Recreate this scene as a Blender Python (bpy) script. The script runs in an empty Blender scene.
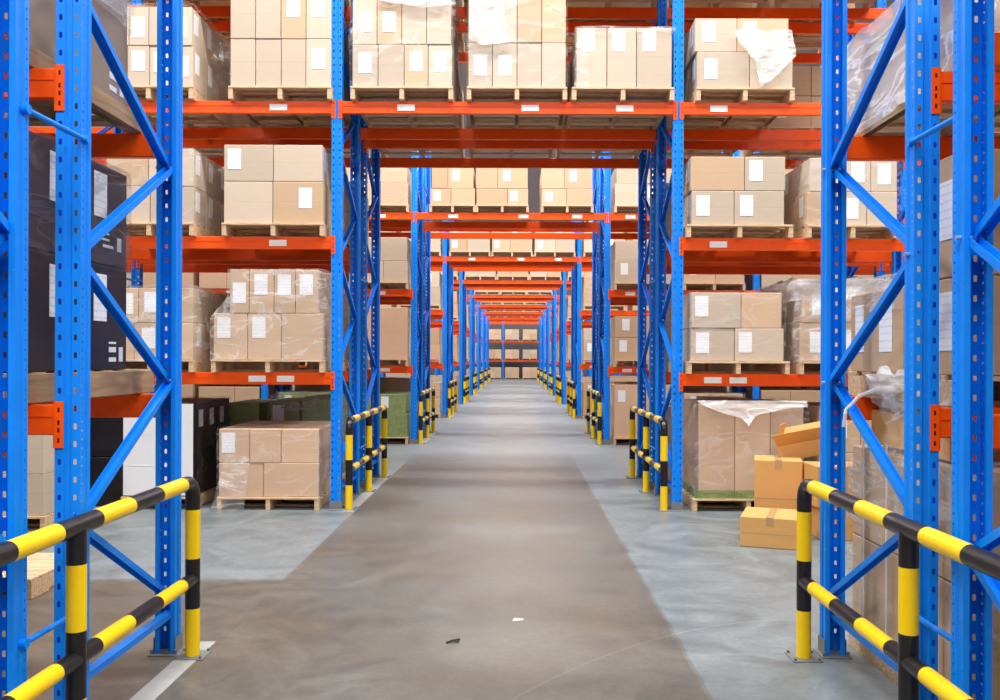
import bpy, math, random
from mathutils import Vector, Matrix, noise
R = random.Random(7)
C = bpy.context.scene.collection
PI = math.pi

# ------------------------------------------------------------------ materials
def lin(c):
    return tuple(((v/255)/12.92 if v/255 <= .04045 else ((v/255+.055)/1.055)**2.4) for v in c) + (1,)

def new_mat(name):
    m = bpy.data.materials.new(name); m.use_nodes = True
    nt = m.node_tree
    b = nt.nodes['Principled BSDF']
    return m, nt, b

def N(nt, t, **kw):
    n = nt.nodes.new(t)
    for k, v in kw.items(): setattr(n, k, v)
    return n

def plain(name, rgb, rough=.5, metal=0, bump=0, scale=60, var=.0, spec=.5):
    m, nt, b = new_mat(name)
    b.inputs['Base Color'].default_value = lin(rgb)
    b.inputs['Roughness'].default_value = rough
    b.inputs['Metallic'].default_value = metal
    b.inputs['Specular IOR Level'].default_value = spec
    tc = N(nt, 'ShaderNodeTexCoord')
    no = N(nt, 'ShaderNodeTexNoise'); no.inputs['Scale'].default_value = scale; no.inputs['Detail'].default_value = 4
    nt.links.new(tc.outputs['Object'], no.inputs['Vector'])
    if var:
        hs = N(nt, 'ShaderNodeHueSaturation'); hs.inputs['Color'].default_value = lin(rgb)
        mr = N(nt, 'ShaderNodeMapRange'); mr.inputs['To Min'].default_value = 1-var; mr.inputs['To Max'].default_value = 1+var
        nt.links.new(no.outputs['Fac'], mr.inputs['Value']); nt.links.new(mr.outputs[0], hs.inputs['Value'])
        nt.links.new(hs.outputs[0], b.inputs['Base Color'])
    if bump:
        bp = N(nt, 'ShaderNodeBump'); bp.inputs['Strength'].default_value = bump; bp.inputs['Distance'].default_value = .004
        nt.links.new(no.outputs['Fac'], bp.inputs['Height']); nt.links.new(bp.outputs[0], b.inputs['Normal'])
    return m

def card_mat(name, rgb, flap=.12):
    m, nt, b = new_mat(name)
    b.inputs['Roughness'].default_value = .75
    b.inputs['Specular IOR Level'].default_value = .25
    tc = N(nt, 'ShaderNodeTexCoord')
    mp = N(nt, 'ShaderNodeMapping'); mp.inputs['Scale'].default_value = (3, 3, 26)
    nt.links.new(tc.outputs['Object'], mp.inputs['Vector'])
    no = N(nt, 'ShaderNodeTexNoise'); no.inputs['Scale'].default_value = 2.2; no.inputs['Detail'].default_value = 5
    nt.links.new(mp.outputs[0], no.inputs['Vector'])
    no2 = N(nt, 'ShaderNodeTexNoise'); no2.inputs['Scale'].default_value = 3.0; no2.inputs['Detail'].default_value = 2
    nt.links.new(tc.outputs['Object'], no2.inputs['Vector'])
    oi = N(nt, 'ShaderNodeObjectInfo')
    a = N(nt, 'ShaderNodeMapRange'); a.inputs['To Min'].default_value = .93; a.inputs['To Max'].default_value = 1.06
    nt.links.new(no.outputs['Fac'], a.inputs['Value'])
    c = N(nt, 'ShaderNodeMapRange'); c.inputs['To Min'].default_value = .88; c.inputs['To Max'].default_value = 1.08
    nt.links.new(oi.outputs['Random'], c.inputs['Value'])
    d = N(nt, 'ShaderNodeMapRange'); d.inputs['To Min'].default_value = .95; d.inputs['To Max'].default_value = 1.05
    nt.links.new(no2.outputs['Fac'], d.inputs['Value'])
    m1 = N(nt, 'ShaderNodeMath', operation='MULTIPLY'); nt.links.new(a.outputs[0], m1.inputs[0]); nt.links.new(c.outputs[0], m1.inputs[1])
    m2 = N(nt, 'ShaderNodeMath', operation='MULTIPLY'); nt.links.new(m1.outputs[0], m2.inputs[0]); nt.links.new(d.outputs[0], m2.inputs[1])
    # the printed flap crease: a thin slightly darker line across the middle of the carton
    sx = N(nt, 'ShaderNodeSeparateXYZ'); nt.links.new(tc.outputs['Generated'], sx.inputs[0])
    cmpn = N(nt, 'ShaderNodeMath', operation='COMPARE'); cmpn.inputs[1].default_value = .52; cmpn.inputs[2].default_value = .012
    nt.links.new(sx.outputs['Z'], cmpn.inputs[0])
    m3 = N(nt, 'ShaderNodeMath', operation='MULTIPLY'); m3.inputs[1].default_value = -flap; nt.links.new(cmpn.outputs[0], m3.inputs[0])
    m4 = N(nt, 'ShaderNodeMath', operation='ADD'); nt.links.new(m2.outputs[0], m4.inputs[0]); nt.links.new(m3.outputs[0], m4.inputs[1])
    hs = N(nt, 'ShaderNodeHueSaturation'); hs.inputs['Color'].default_value = lin(rgb)
    nt.links.new(m4.outputs[0], hs.inputs['Value'])
    nt.links.new(hs.outputs[0], b.inputs['Base Color'])
    bp = N(nt, 'ShaderNodeBump'); bp.inputs['Strength'].default_value = .15; bp.inputs['Distance'].default_value = .004
    nt.links.new(no.outputs['Fac'], bp.inputs['Height']); nt.links.new(bp.outputs[0], b.inputs['Normal'])
    return m

def paint_mat(name, rgb, rough=.32):
    m, nt, b = new_mat(name)
    b.inputs['Roughness'].default_value = rough
    b.inputs['Coat Weight'].default_value = .05; b.inputs['Coat Roughness'].default_value = .15; b.inputs['Specular IOR Level'].default_value = .28
    tc = N(nt, 'ShaderNodeTexCoord')
    no = N(nt, 'ShaderNodeTexNoise'); no.inputs['Scale'].default_value = 9; no.inputs['Detail'].default_value = 8; no.inputs['Roughness'].default_value = .7
    nt.links.new(tc.outputs['Object'], no.inputs['Vector'])
    mr = N(nt, 'ShaderNodeMapRange'); mr.inputs['From Min'].default_value = .3; mr.inputs['From Max'].default_value = .7; mr.inputs['To Min'].default_value = .92; mr.inputs['To Max'].default_value = 1.06
    nt.links.new(no.outputs['Fac'], mr.inputs['Value'])
    hs = N(nt, 'ShaderNodeHueSaturation'); hs.inputs['Color'].default_value = lin(rgb)
    nt.links.new(mr.outputs[0], hs.inputs['Value'])
    # small scratches down to the primer
    v = N(nt, 'ShaderNodeTexVoronoi'); v.inputs['Scale'].default_value = 17
    nt.links.new(tc.outputs['Object'], v.inputs['Vector'])
    lt = N(nt, 'ShaderNodeMath', operation='LESS_THAN'); lt.inputs[1].default_value = .035
    nt.links.new(v.outputs['Distance'], lt.inputs[0])
    mx = N(nt, 'ShaderNodeMix', data_type='RGBA'); mx.inputs['B'].default_value = lin((190, 200, 210))
    ml = N(nt, 'ShaderNodeMath', operation='MULTIPLY'); ml.inputs[1].default_value = .6
    nt.links.new(lt.outputs[0], ml.inputs[0]); nt.links.new(ml.outputs[0], mx.inputs['Factor'])
    nt.links.new(hs.outputs[0], mx.inputs['A']); nt.links.new(mx.outputs['Result'], b.inputs['Base Color'])
    return m

def wood_mat(name, rgb, sc=(3, 30, 30)):
    m, nt, b = new_mat(name)
    b.inputs['Roughness'].default_value = .8
    tc = N(nt, 'ShaderNodeTexCoord')
    mp = N(nt, 'ShaderNodeMapping'); mp.inputs['Scale'].default_value = sc
    nt.links.new(tc.outputs['Object'], mp.inputs['Vector'])
    no = N(nt, 'ShaderNodeTexNoise'); no.inputs['Scale'].default_value = 2; no.inputs['Detail'].default_value = 6; no.inputs['Distortion'].default_value = .6
    nt.links.new(mp.outputs[0], no.inputs['Vector'])
    cr = N(nt, 'ShaderNodeValToRGB')
    a = lin(rgb); cr.color_ramp.elements[0].position = .3; cr.color_ramp.elements[1].position = .7
    cr.color_ramp.elements[0].color = (a[0]*.66, a[1]*.62, a[2]*.58, 1); cr.color_ramp.elements[1].color = (min(1, a[0]*1.15), min(1, a[1]*1.15), a[2]*1.15, 1)
    nt.links.new(no.outputs['Fac'], cr.inputs[0]); nt.links.new(cr.outputs[0], b.inputs['Base Color'])
    return m

def film_mat(name, lo, hi, tint=(240, 240, 240)):
    m, nt, b = new_mat(name)
    out = nt.nodes['Material Output']
    b.inputs['Base Color'].default_value = lin(tint); b.inputs['Roughness'].default_value = .22
    b.inputs['Specular IOR Level'].default_value = .8
    tr = N(nt, 'ShaderNodeBsdfTransparent')
    mix = N(nt, 'ShaderNodeMixShader')
    tc = N(nt, 'ShaderNodeTexCoord')
    mp = N(nt, 'ShaderNodeMapping'); mp.inputs['Scale'].default_value = (.9, .9, 2.6); mp.inputs['Rotation'].default_value = (.35, .3, .1)
    nt.links.new(tc.outputs['Object'], mp.inputs['Vector'])
    no = N(nt, 'ShaderNodeTexNoise'); no.inputs['Scale'].default_value = 1.8; no.inputs['Detail'].default_value = 4; no.inputs['Roughness'].default_value = .5; no.inputs['Distortion'].default_value = 1.6
    nt.links.new(mp.outputs[0], no.inputs['Vector'])
    # creases: where the noise passes .5
    s = N(nt, 'ShaderNodeMath', operation='SUBTRACT'); s.inputs[1].default_value = .5; nt.links.new(no.outputs['Fac'], s.inputs[0])
    ab = N(nt, 'ShaderNodeMath', operation='ABSOLUTE'); nt.links.new(s.outputs[0], ab.inputs[0])
    mr = N(nt, 'ShaderNodeMapRange'); mr.inputs['From Min'].default_value = 0; mr.inputs['From Max'].default_value = .05
    mr.inputs['To Min'].default_value = hi; mr.inputs['To Max'].default_value = lo
    nt.links.new(ab.outputs[0], mr.inputs['Value'])
    nt.links.new(mr.outputs[0], mix.inputs[0]); nt.links.new(tr.outputs[0], mix.inputs[1]); nt.links.new(b.outputs[0], mix.inputs[2])
    bp = N(nt, 'ShaderNodeBump'); bp.inputs['Strength'].default_value = .8; bp.inputs['Distance'].default_value = .02
    nt.links.new(no.outputs['Fac'], bp.inputs['Height']); nt.links.new(bp.outputs[0], b.inputs['Normal'])
    nt.links.new(mix.outputs[0], out.inputs['Surface'])
    return m

def label_mat(name):
    m, nt, b = new_mat(name)
    b.inputs['Roughness'].default_value = .5
    tc = N(nt, 'ShaderNodeTexCoord')
    mp = N(nt, 'ShaderNodeMapping'); mp.inputs['Scale'].default_value = (1, 1, 1)
    nt.links.new(tc.outputs['Generated'], mp.inputs['Vector'])
    br = N(nt, 'ShaderNodeTexWave'); br.wave_type = 'BANDS'; br.bands_direction = 'Z'; br.inputs['Scale'].default_value = 2.2; br.inputs['Distortion'].default_value = 0
    nt.links.new(mp.outputs[0], br.inputs['Vector'])
    no = N(nt, 'ShaderNodeTexNoise'); no.inputs['Scale'].default_value = 14
    nt.links.new(tc.outputs['Generated'], no.inputs['Vector'])
    mu = N(nt, 'ShaderNodeMath', operation='MULTIPLY'); nt.links.new(br.outputs['Fac'], mu.inputs[0]); nt.links.new(no.outputs['Fac'], mu.inputs[1])
    cr = N(nt, 'ShaderNodeValToRGB'); cr.color_ramp.elements[0].position = .38; cr.color_ramp.elements[1].position = .6
    cr.color_ramp.elements[0].color = lin((244, 246, 250)); cr.color_ramp.elements[1].color = lin((212, 216, 224))
    nt.links.new(mu.outputs[0], cr.inputs[0]); nt.links.new(cr.outputs[0], b.inputs['Base Color'])
    return m

M = dict(
    blue=paint_mat('blue_paint', (0, 138, 252), .42),
    orange=paint_mat('orange_paint', (255, 90, 10), .38),
    yellow=plain('yellow_paint', (255, 212, 0), .3, var=.04, scale=8),
    black=plain('black_paint', (26, 25, 26), .32, var=.1, scale=8),
    zinc=plain('zinc_plate', (124, 127, 128), .5, .2, var=.15, scale=20),
    bolt=plain('zinc_bolt', (205, 210, 215), .3, .7),
    card=card_mat('cardboard', (205, 187, 166), .06),
    card2=card_mat('cardboard_warm', (207, 176, 143), .06),
    card3=card_mat('cardboard_pink', (214, 180, 150), .02),
    card_new=card_mat('cardboard_yellow', (222, 170, 104), .02),
    card_green=plain('green_print_carton', (132, 150, 96), .6, var=.45, scale=14),
    card_dark=plain('dark_printed_card', (38, 33, 36), .38, var=.2, scale=3),
    card_grey=plain('taupe_printed_card', (150, 132, 116), .5, var=.06, scale=3),
    white_card=plain('white_card', (232, 234, 238), .5, var=.03, scale=5),
    paper=label_mat('label_paper'),
    tape=plain('carton_tape', (196, 160, 112), .25),
    wood=wood_mat('pallet_wood', (222, 192, 154)),
    wood_old=wood_mat('worn_pallet_wood', (186, 156, 122)),
    wood_side=wood_mat('worn_board_wood', (176, 144, 110), (20, 1.6, 14)),
    film=film_mat('stretch_film', .04, .22),
    film_mid=film_mat('stretch_film_doubled', .12, .4),
    film_dense=film_mat('stretch_film_bunched', .42, .88, (250, 250, 250)),
    film_dark=film_mat('smoky_film', .14, .42, (120, 112, 118)),
    strap=plain('white_strap', (228, 228, 230), .4),
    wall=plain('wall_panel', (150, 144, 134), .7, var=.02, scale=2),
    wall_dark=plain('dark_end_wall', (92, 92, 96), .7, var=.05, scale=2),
    ceil=plain('ceiling_deck', (150, 150, 149), .7, var=.02, scale=2),
    slip=plain('shelf_tag', (255, 252, 248), .4, var=.03, scale=40),
)

def floor_mat():
    m, nt, b = new_mat('concrete_floor')
    L = nt.links.new
    geo = N(nt, 'ShaderNodeTexCoord')
    sx = N(nt, 'ShaderNodeSeparateXYZ'); L(geo.outputs['Object'], sx.inputs[0])
    nb = N(nt, 'ShaderNodeTexNoise'); nb.inputs['Scale'].default_value = .55; nb.inputs['Detail'].default_value = 7; nb.inputs['Roughness'].default_value = .6
    L(geo.outputs['Object'], nb.inputs['Vector'])
    nf = N(nt, 'ShaderNodeTexNoise'); nf.inputs['Scale'].default_value = 1.5; nf.inputs['Detail'].default_value = 12; nf.inputs['Roughness'].default_value = .68; nf.inputs['Distortion'].default_value = 2.2
    L(geo.outputs['Object'], nf.inputs['Vector'])
    ns = N(nt, 'ShaderNodeTexNoise'); ns.inputs['Scale'].default_value = 22; ns.inputs['Detail'].default_value = 8; ns.inputs['Roughness'].default_value = .7
    L(geo.outputs['Object'], ns.inputs['Vector'])
    # the driven lane is a browner pour than the bays
    def step(src, lo, hi, a, c):
        r = N(nt, 'ShaderNodeMapRange'); r.inputs['From Min'].default_value = lo; r.inputs['From Max'].default_value = hi
        r.inputs['To Min'].default_value = a; r.inputs['To Max'].default_value = c; L(src, r.inputs['Value']); return r.outputs[0]
    def math2(op, a, c):
        n = N(nt, 'ShaderNodeMath', operation=op)
        for i, v in enumerate((a, c)):
            if isinstance(v, (int, float)): n.inputs[i].default_value = v
            else: L(v, n.inputs[i])
        return n.outputs[0]
    wob = math2('MULTIPLY', math2('SUBTRACT', nf.outputs['Fac'], .5), .05)
    xx = math2('ADD', sx.outputs['X'], wob)
    lane = math2('MULTIPLY', step(xx, -1.49, -1.46, 0, 1), step(xx, .935, .965, 1, 0))
    near = math2('MULTIPLY', step(math2('ADD', sx.outputs['Y'], wob), 6.0, 6.1, 1, 0), step(xx, .935, .965, 1, 0))
    mask = math2('MAXIMUM', lane, near)
    mask = math2('MULTIPLY', mask, step(math2('ADD', sx.outputs['Y'], wob), 12.0, 14.5, 1, .12))
    mask = math2('MULTIPLY', mask, step(nb.outputs['Fac'], .3, .6, .55, 1))
    c1 = N(nt, 'ShaderNodeMix', data_type='RGBA'); c1.inputs['A'].default_value = lin((124, 132, 135)); c1.inputs['B'].default_value = lin((98, 88, 74))
    L(mask, c1.inputs['Factor'])
    hs = N(nt, 'ShaderNodeHueSaturation'); L(c1.outputs['Result'], hs.inputs['Color'])
    v = math2('MULTIPLY', step(nf.outputs['Fac'], .34, .66, .74, 1.26), step(nb.outputs['Fac'], .3, .7, .92, 1.08))
    v = math2('MULTIPLY', v, step(ns.outputs['Fac'], .35, .65, .9, 1.1))
    dark_band = math2('MULTIPLY', math2('MULTIPLY', step(math2('ADD', sx.outputs['Y'], wob), 11.9, 12.1, 0, 1), step(math2('ADD', sx.outputs['Y'], wob), 13.4, 14.4, 1, 0)), math2('MULTIPLY', step(xx, -1.9, -1.3, 0, 1), step(xx, 1.0, 1.7, 1, 0)))  # darker band of floor across the passage, beyond the second rack row
    v = math2('MULTIPLY', v, math2('SUBTRACT', 1, math2('MULTIPLY', dark_band, .24)))
    # saw-cut joints and two long scuffs
    def line(coord, at, w, depth):
        cm = N(nt, 'ShaderNodeMath', operation='COMPARE'); L(coord, cm.inputs[0]); cm.inputs[1].default_value = at; cm.inputs[2].default_value = w
        return math2('SUBTRACT', 1, math2('MULTIPLY', cm.outputs[0], depth))
    for at in (-1.47, .955): v = math2('MULTIPLY', v, line(xx, at, .006, .12))
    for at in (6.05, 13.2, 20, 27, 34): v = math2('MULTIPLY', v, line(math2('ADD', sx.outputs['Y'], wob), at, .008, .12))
    for k, off, dp in ((1.4, 6.3, .08), (-.6, 7.4, .07)):
        ln = math2('ADD', math2('MULTIPLY', sx.outputs['X'], k*-1), sx.outputs['Y'])
        v = math2('MULTIPLY', v, line(math2('ADD', ln, wob), off, .012, dp))
    px = sx.outputs['X']
    arc = math2('SUBTRACT', math2('ADD', 3.85, math2('MULTIPLY', px, 1.5)), math2('MULTIPLY', math2('MULTIPLY', px, px), .42))
    cmp2 = N(nt, 'ShaderNodeMath', operation='COMPARE'); L(math2('SUBTRACT', sx.outputs['Y'], arc), cmp2.inputs[0]); cmp2.inputs[1].default_value = 0; cmp2.inputs[2].default_value = .009
    v = math2('ADD', v, math2('MULTIPLY', math2('MULTIPLY', cmp2.outputs[0], step(px, 0, .05, 0, 1)), math2('MULTIPLY', .3, step(px, 1.2, 2, 1, 0))))
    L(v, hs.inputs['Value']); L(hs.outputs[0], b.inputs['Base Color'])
    L(step(nf.outputs['Fac'], .3, .7, .34, .5), b.inputs['Roughness'])
    bp = N(nt, 'ShaderNodeBump'); bp.inputs['Strength'].default_value = .12; bp.inputs['Distance'].default_value = .003
    L(ns.outputs['Fac'], bp.inputs['Height']); L(bp.outputs[0], b.inputs['Normal'])
    return m
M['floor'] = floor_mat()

# ------------------------------------------------------------------ mesh building
class MB:
    def __init__(s): s.v = []; s.f = []; s.m = []; s.sm = []
    def add(s, vs, fs, mi=0, smooth=False, T=None):
        o = len(s.v)
        s.v += [tuple(T @ Vector(p)) if T else tuple(p) for p in vs]
        s.f += [tuple(i+o for i in f) for f in fs]; s.m += [mi]*len(fs); s.sm += [smooth]*len(fs)
    def box(s, x0, x1, y0, y1, z0, z1, mi=0, T=None):
        v = [(x, y, z) for z in (z0, z1) for y in (y0, y1) for x in (x0, x1)]
        s.add(v, [(0, 2, 3, 1), (4, 5, 7, 6), (0, 1, 5, 4), (2, 6, 7, 3), (0, 4, 6, 2), (1, 3, 7, 5)], mi, T=T)
    def cbox(s, x0, x1, y0, y1, z0, z1, c=.004, mi=0, T=None):
        # chamfered box: three vertices at each corner
        v = []; idx = {}
        X = (x0, x1); Y = (y0, y1); Z = (z0, z1)
        for i in (0, 1):
            for j in (0, 1):
                for k in (0, 1):
                    dx = c if i == 0 else -c; dy = c if j == 0 else -c; dz = c if k == 0 else -c
                    for a, p in enumerate(((X[i], Y[j]+dy, Z[k]+dz), (X[i]+dx, Y[j], Z[k]+dz), (X[i]+dx, Y[j]+dy, Z[k]))):
                        idx[(i, j, k, a)] = len(v); v.append(p)
        g = lambda i, j, k, a: idx[(i, j, k, a)]
        f = [(g(0,0,0,0), g(0,0,1,0), g(0,1,1,0), g(0,1,0,0)), (g(1,0,0,0), g(1,1,0,0), g(1,1,1,0), g(1,0,1,0)),
             (g(0,0,0,1), g(1,0,0,1), g(1,0,1,1), g(0,0,1,1)), (g(0,1,0,1), g(0,1,1,1), g(1,1,1,1), g(1,1,0,1)),
             (g(0,0,0,2), g(0,1,0,2), g(1,1,0,2), g(1,0,0,2)), (g(0,0,1,2), g(1,0,1,2), g(1,1,1,2), g(0,1,1,2))]
        for i in (0, 1):
            for j in (0, 1):
                q = (g(i,j,0,0), g(i,j,0,1), g(i,j,1,1), g(i,j,1,0)); f.append(q if (i == j) else q[::-1])
            for k in (0, 1):
                q = (g(i,0,k,0), g(i,1,k,0), g(i,1,k,2), g(i,0,k,2)); f.append(q if (i != k) else q[::-1])
        for j in (0, 1):
            for k in (0, 1):
                q = (g(0,j,k,1), g(0,j,k,2), g(1,j,k,2), g(1,j,k,1)); f.append(q if (j == k) else q[::-1])
        for i in (0, 1):
            for j in (0, 1):
                for k in (0, 1):
                    q = (g(i,j,k,0), g(i,j,k,1), g(i,j,k,2)); f.append(q if (i+j+k) % 2 else q[::-1])
        s.add(v, f, mi, T=T)
    def tube(s, pts, r, mats=None, n=16, caps=True):
        pts = [Vector(p) for p in pts]
        rings = []
        up = Vector((1, 0, 0))
        for i, p in enumerate(pts):
            t = (pts[min(i+1, len(pts)-1)] - pts[max(i-1, 0)]).normalized()
            a = up - t*up.dot(t)
            if a.length < .1: a = Vector((0, 1, 0)) - t*t.y
            a.normalize(); bq = t.cross(a)
            rings.append([p + (a*math.cos(2*PI*k/n) + bq*math.sin(2*PI*k/n))*r for k in range(n)])
        for i in range(len(pts)-1):
            vs = rings[i] + rings[i+1]
            s.add(vs, [(k, (k+1) % n, n+(k+1) % n, n+k) for k in range(n)], mats[i] if mats else 0, True)
        if caps:
            s.add(rings[0], [tuple(range(n))[::-1]], mats[0] if mats else 0); s.add(rings[-1], [tuple(range(n))], mats[-1] if mats else 0)
    def mesh(s, name, mats):
        me = bpy.data.meshes.new(name)
        me.from_pydata(s.v, [], s.f)
        for m in mats: me.materials.append(M[m])
        me.polygons.foreach_set('material_index', s.m)
        me.polygons.foreach_set('use_smooth', s.sm)
        me.update(); return me

def link(name, data, parent=None, loc=(0, 0, 0), rot=(0, 0, 0)):
    o = bpy.data.objects.new(name, data); C.objects.link(o)
    o.location = loc; o.rotation_euler = rot
    if parent: o.parent = parent
    return o

def tag(o, label, cat, group=None, kind=None):
    o['label'] = label; o['category'] = cat
    if group: o['group'] = group
    if kind: o['kind'] = kind
    return o

# ------------------------------------------------------------------ rack components (metres)
def hole_strip(mb, o, du, us, uc, hw, hh, pitch, z0, z1, mi=0):
    """A strip of sheet between us[0] and us[1] along du with a column of oct holes at uc."""
    n = int((z1-z0)/pitch)
    P = lambda u, z: (o[0]+du[0]*u, o[1]+du[1]*u, z)
    for k in range(n):
        a = z0+k*pitch; bq = a+pitch; zc = (a+bq)/2
        c = hw*.45
        hole = [(uc-hw+c, zc-hh), (uc+hw-c, zc-hh), (uc+hw, zc-hh+c), (uc+hw, zc+hh-c), (uc+hw-c, zc+hh), (uc-hw+c, zc+hh), (uc-hw, zc+hh-c), (uc-hw, zc-hh+c)]
        rect = [(us[0], a), (us[1], a), (us[1], bq), (us[0], bq)]
        vs = [P(*q) for q in hole+rect]
        fs = [(0, 8, 9, 1), (1, 9, 2), (2, 9, 10, 3), (3, 10, 4), (4, 10, 11, 5), (5, 11, 6), (6, 11, 8, 7), (7, 8, 0)]
        mb.add(vs, fs, mi)
    zt = z0+n*pitch
    if zt < z1-1e-4: mb.add([P(us[0], zt), P(us[1], zt), P(us[1], z1), P(us[0], z1)], [(0, 1, 2, 3)], mi)

def post_mesh(h, holes=True, side_holes=True):
    """Upright: closed face at y=0, open towards +y. 100 mm wide, 80 mm deep."""
    mb = MB()
    def strip(p, q):
        mb.add([(p[0], p[1], 0), (q[0], q[1], 0), (q[0], q[1], h), (p[0], p[1], h)], [(0, 1, 2, 3)])
    if holes:
        hole_strip(mb, (-.05, 0), (1, 0), (0, .034), .019,   .006, .0115, .07, 0, h)
        hole_strip(mb, (.016, 0), (1, 0), (0, .034), .015,   .006, .0115, .07, 0, h)
    else:
        strip((-.05, 0), (-.016, 0)); strip((.016, 0), (.05, 0))
    strip((-.016, 0), (-.010, .007)); strip((-.010, .007), (.010, .007)); strip((.010, .007), (.016, 0))
    for s in (-1, 1):
        x = .05*s
        if holes and side_holes:
            hole_strip(mb, (x, 0), (0, 1), (0, .03), .017, .0032, .004, .035, 0, h)
        else: strip((x, 0), (x, .03))
        strip((x, .03), (x-.006*s, .037)); strip((x-.006*s, .037), (x-.006*s, .058)); strip((x-.006*s, .058), (x, .065))
        strip((x, .065), (x, .085)); strip((x, .085), (x-.022*s, .085)); strip((x-.022*s, .085), (x-.022*s, .072))
    me = mb.mesh('upright_post', ['blue'])
    return me

H = 6.1
DEEP = 1.08
POST = post_mesh(H)
POST_FAR = post_mesh(H-.3, True, False)
POST_PLAIN = post_mesh(H-.3, False, False)

def brace_mesh(L):
    mb = MB()   # C channel along +Z local, open to -y
    t = .003
    mb.box(-.022, .022, .012, .012+t, 0, L); mb.box(-.022, -.022+t, -.014, .012, 0, L); mb.box(.022-t, .022, -.014, .012, 0, L)
    return mb.mesh('brace', ['blue'])
bm_cache = {}
def brace(parent, y0, z0, y1, z1, flip):
    L = math.hypot(y1-y0, z1-z0); k = round(L, 3)
    if k not in bm_cache: bm_cache[k] = brace_mesh(L)
    ang = math.atan2(-(y1-y0), (z1-z0))
    return link('brace', bm_cache[k], parent, (0.012*flip, y0, z0), (ang, 0, 0))

mb = MB(); mb.cbox(-.075, .075, -.03, .12, 0, .008, .002, 0)
for x in (-.06, .06): mb.tube([(x, .1, .008), (x, .1, .03)], .009, None, 8)
mb.box(-.056, -.053, -.004, .09, .008, .085); mb.box(.053, .056, -.004, .09, .008, .085); mb.box(-.056, .056, -.006, -.003, .008, .085)
PLATE = mb.mesh('base_plate', ['zinc'])
mb = MB(); mb.tube([(-.064, 0, 0), (.042, 0, 0)], .008, None, 8); BOLT = mb.mesh('bolt', ['bolt'])

def frame(rack, x, y0, flip, lod):
    """One upright frame: posts at y0 and y0+DEEP. flip False: zigzag starts low at the near post."""
    e = link('upright_frame', None, rack, (x, y0, 0))
    pm = (POST, POST_FAR, POST_PLAIN)[lod]
    link('post', pm, e, (0, 0, 0)); link('post', pm, e, (0, DEEP, 0), (0, 0, PI))
    if lod < 2:
        link('base_plate', PLATE, e, (0, 0, 0)); link('base_plate', PLATE, e, (0, DEEP, 0), (0, 0, PI))
    ya, yb = .055, DEEP-.055
    lo, hi = (ya, yb) if not flip else (yb, ya)      # lo: side whose nodes start at .3
    brace(e, lo, .2, hi, .2, 1)
    z = .3; side = 0; top = H-.5
    while z+.54 < top:
        a, c = (lo, hi) if side == 0 else (hi, lo)
        brace(e, a, z, c, z+.54, 1 if side else -1)
        if lod == 0 and z < 3.2: link('bolt', BOLT, e, (0, a, z))
        z += .54; side ^= 1
    return e

def beam_mesh(L, hh=.12, t=.05):
    mb = MB(); mb.cbox(-L/2, L/2, 0, t, -hh, 0, .005)
    mb.box(-L/2, L/2, -.004, 0, -hh*.40, -hh*.36)
    return mb.mesh('crossbeam', ['orange'])
mb = MB()   # connector: L plate with hooks, for the -x end of a beam
mb.cbox(-.036, .0, -.006, -.0015, -.17, .012, .001); mb.box(.0008, .0035, -.0055, .046, -.17, .012)
for z in (-.02, -.07, -.10, -.14): mb.box(-.022, -.014, -.0068, -.006, z-.009, z+.009, 1)
CONN = mb.mesh('end_connector', ['orange', 'black'])
mb = MB(); mb.box(-.085, .085, -.004, 0, -.03, .03); TAG = mb.mesh('location_tag', ['slip'])
bcache = {}
def beam(rack, xa, xb, y, z, face, tags=(), lod=0):
    """Beam between posts at xa and xb. Top at z. face -1: hooks onto the post face looking to -y at y; +1: to +y."""
    L = (xb-xa)-.10; k = round(L, 3)
    if k not in bcache: bcache[k] = beam_mesh(L)
    rot = 0 if face < 0 else PI
    b = link('crossbeam', bcache[k], rack, ((xa+xb)/2, y, z), (0, 0, rot))
    if lod < 2:
        link('end_connector', CONN, b, (-L/2, 0, 0))
        c = link('end_connector', CONN, b, (L/2, 0, 0)); c.scale = (-1, 1, 1)
        for t in tags:
            link('location_tag', TAG, b, (t, -.001, -.062))
    return b

LV = (1.35, 2.685, 4.02, 5.355)
XP = 1.68; XQ = 4.27; XR = 6.86
P0 = 2.08; PITCH = 6.77; SECOND = 1.46
ORD = ('first', 'second', 'third', 'fourth', 'fifth', 'sixth', 'seventh', 'eighth', 'ninth', 'tenth')

LA = (1.31, 2.635, 4.02)
def rack_row(i, xs, spans, lod, rowlabel, shift=0):
    """spans: list of (xa, xb, levels, deep levels)"""
    Y = P0+PITCH*i
    r = link('pallet_rack', None, None, (0, Y, 0))
    tag(r, rowlabel, 'rack', 'pallet rack rows along the passage')
    for x in xs:
        frame(r, x+shift, 0, False, lod); frame(r, x, SECOND, True, lod)
        if lod < 2:
            for z in (.5, 2.36, 4.7):
                mb = MB(); mb.tube([(0, 0, 0), (0, SECOND-DEEP, .0)], .014, None, 8)
                s = 1 if x < 0 else -1
                link('row_spacer', SPACER, r, (x+.052*s, DEEP-.03, z))
    for (xa, xb, lv) in spans:
        for z in lv:
            for (y, f) in ((0, -1), (DEEP, 1), (SECOND, -1), (SECOND+DEEP, 1)):
                tg = ()
                if f < 0 and y == 0:
                    L = xb-xa
                    if L > 3: tg = (-1.0, .22, 1.15)
                    elif z < 2: tg = ((.52, .8) if xa < 0 else (-.95, -.7))
                    else: tg = ((.72,) if xa < 0 else (-.9,))
                beam(r, xa+(shift if y < SECOND else 0), xb+(shift if y < SECOND else 0), y, z, f, tg, lod)
    return r
mb = MB()
D = SECOND-DEEP+.06
mb.tube([(0, -.01, 0), (0, D+.01, 0)], .011, None, 10)
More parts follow.
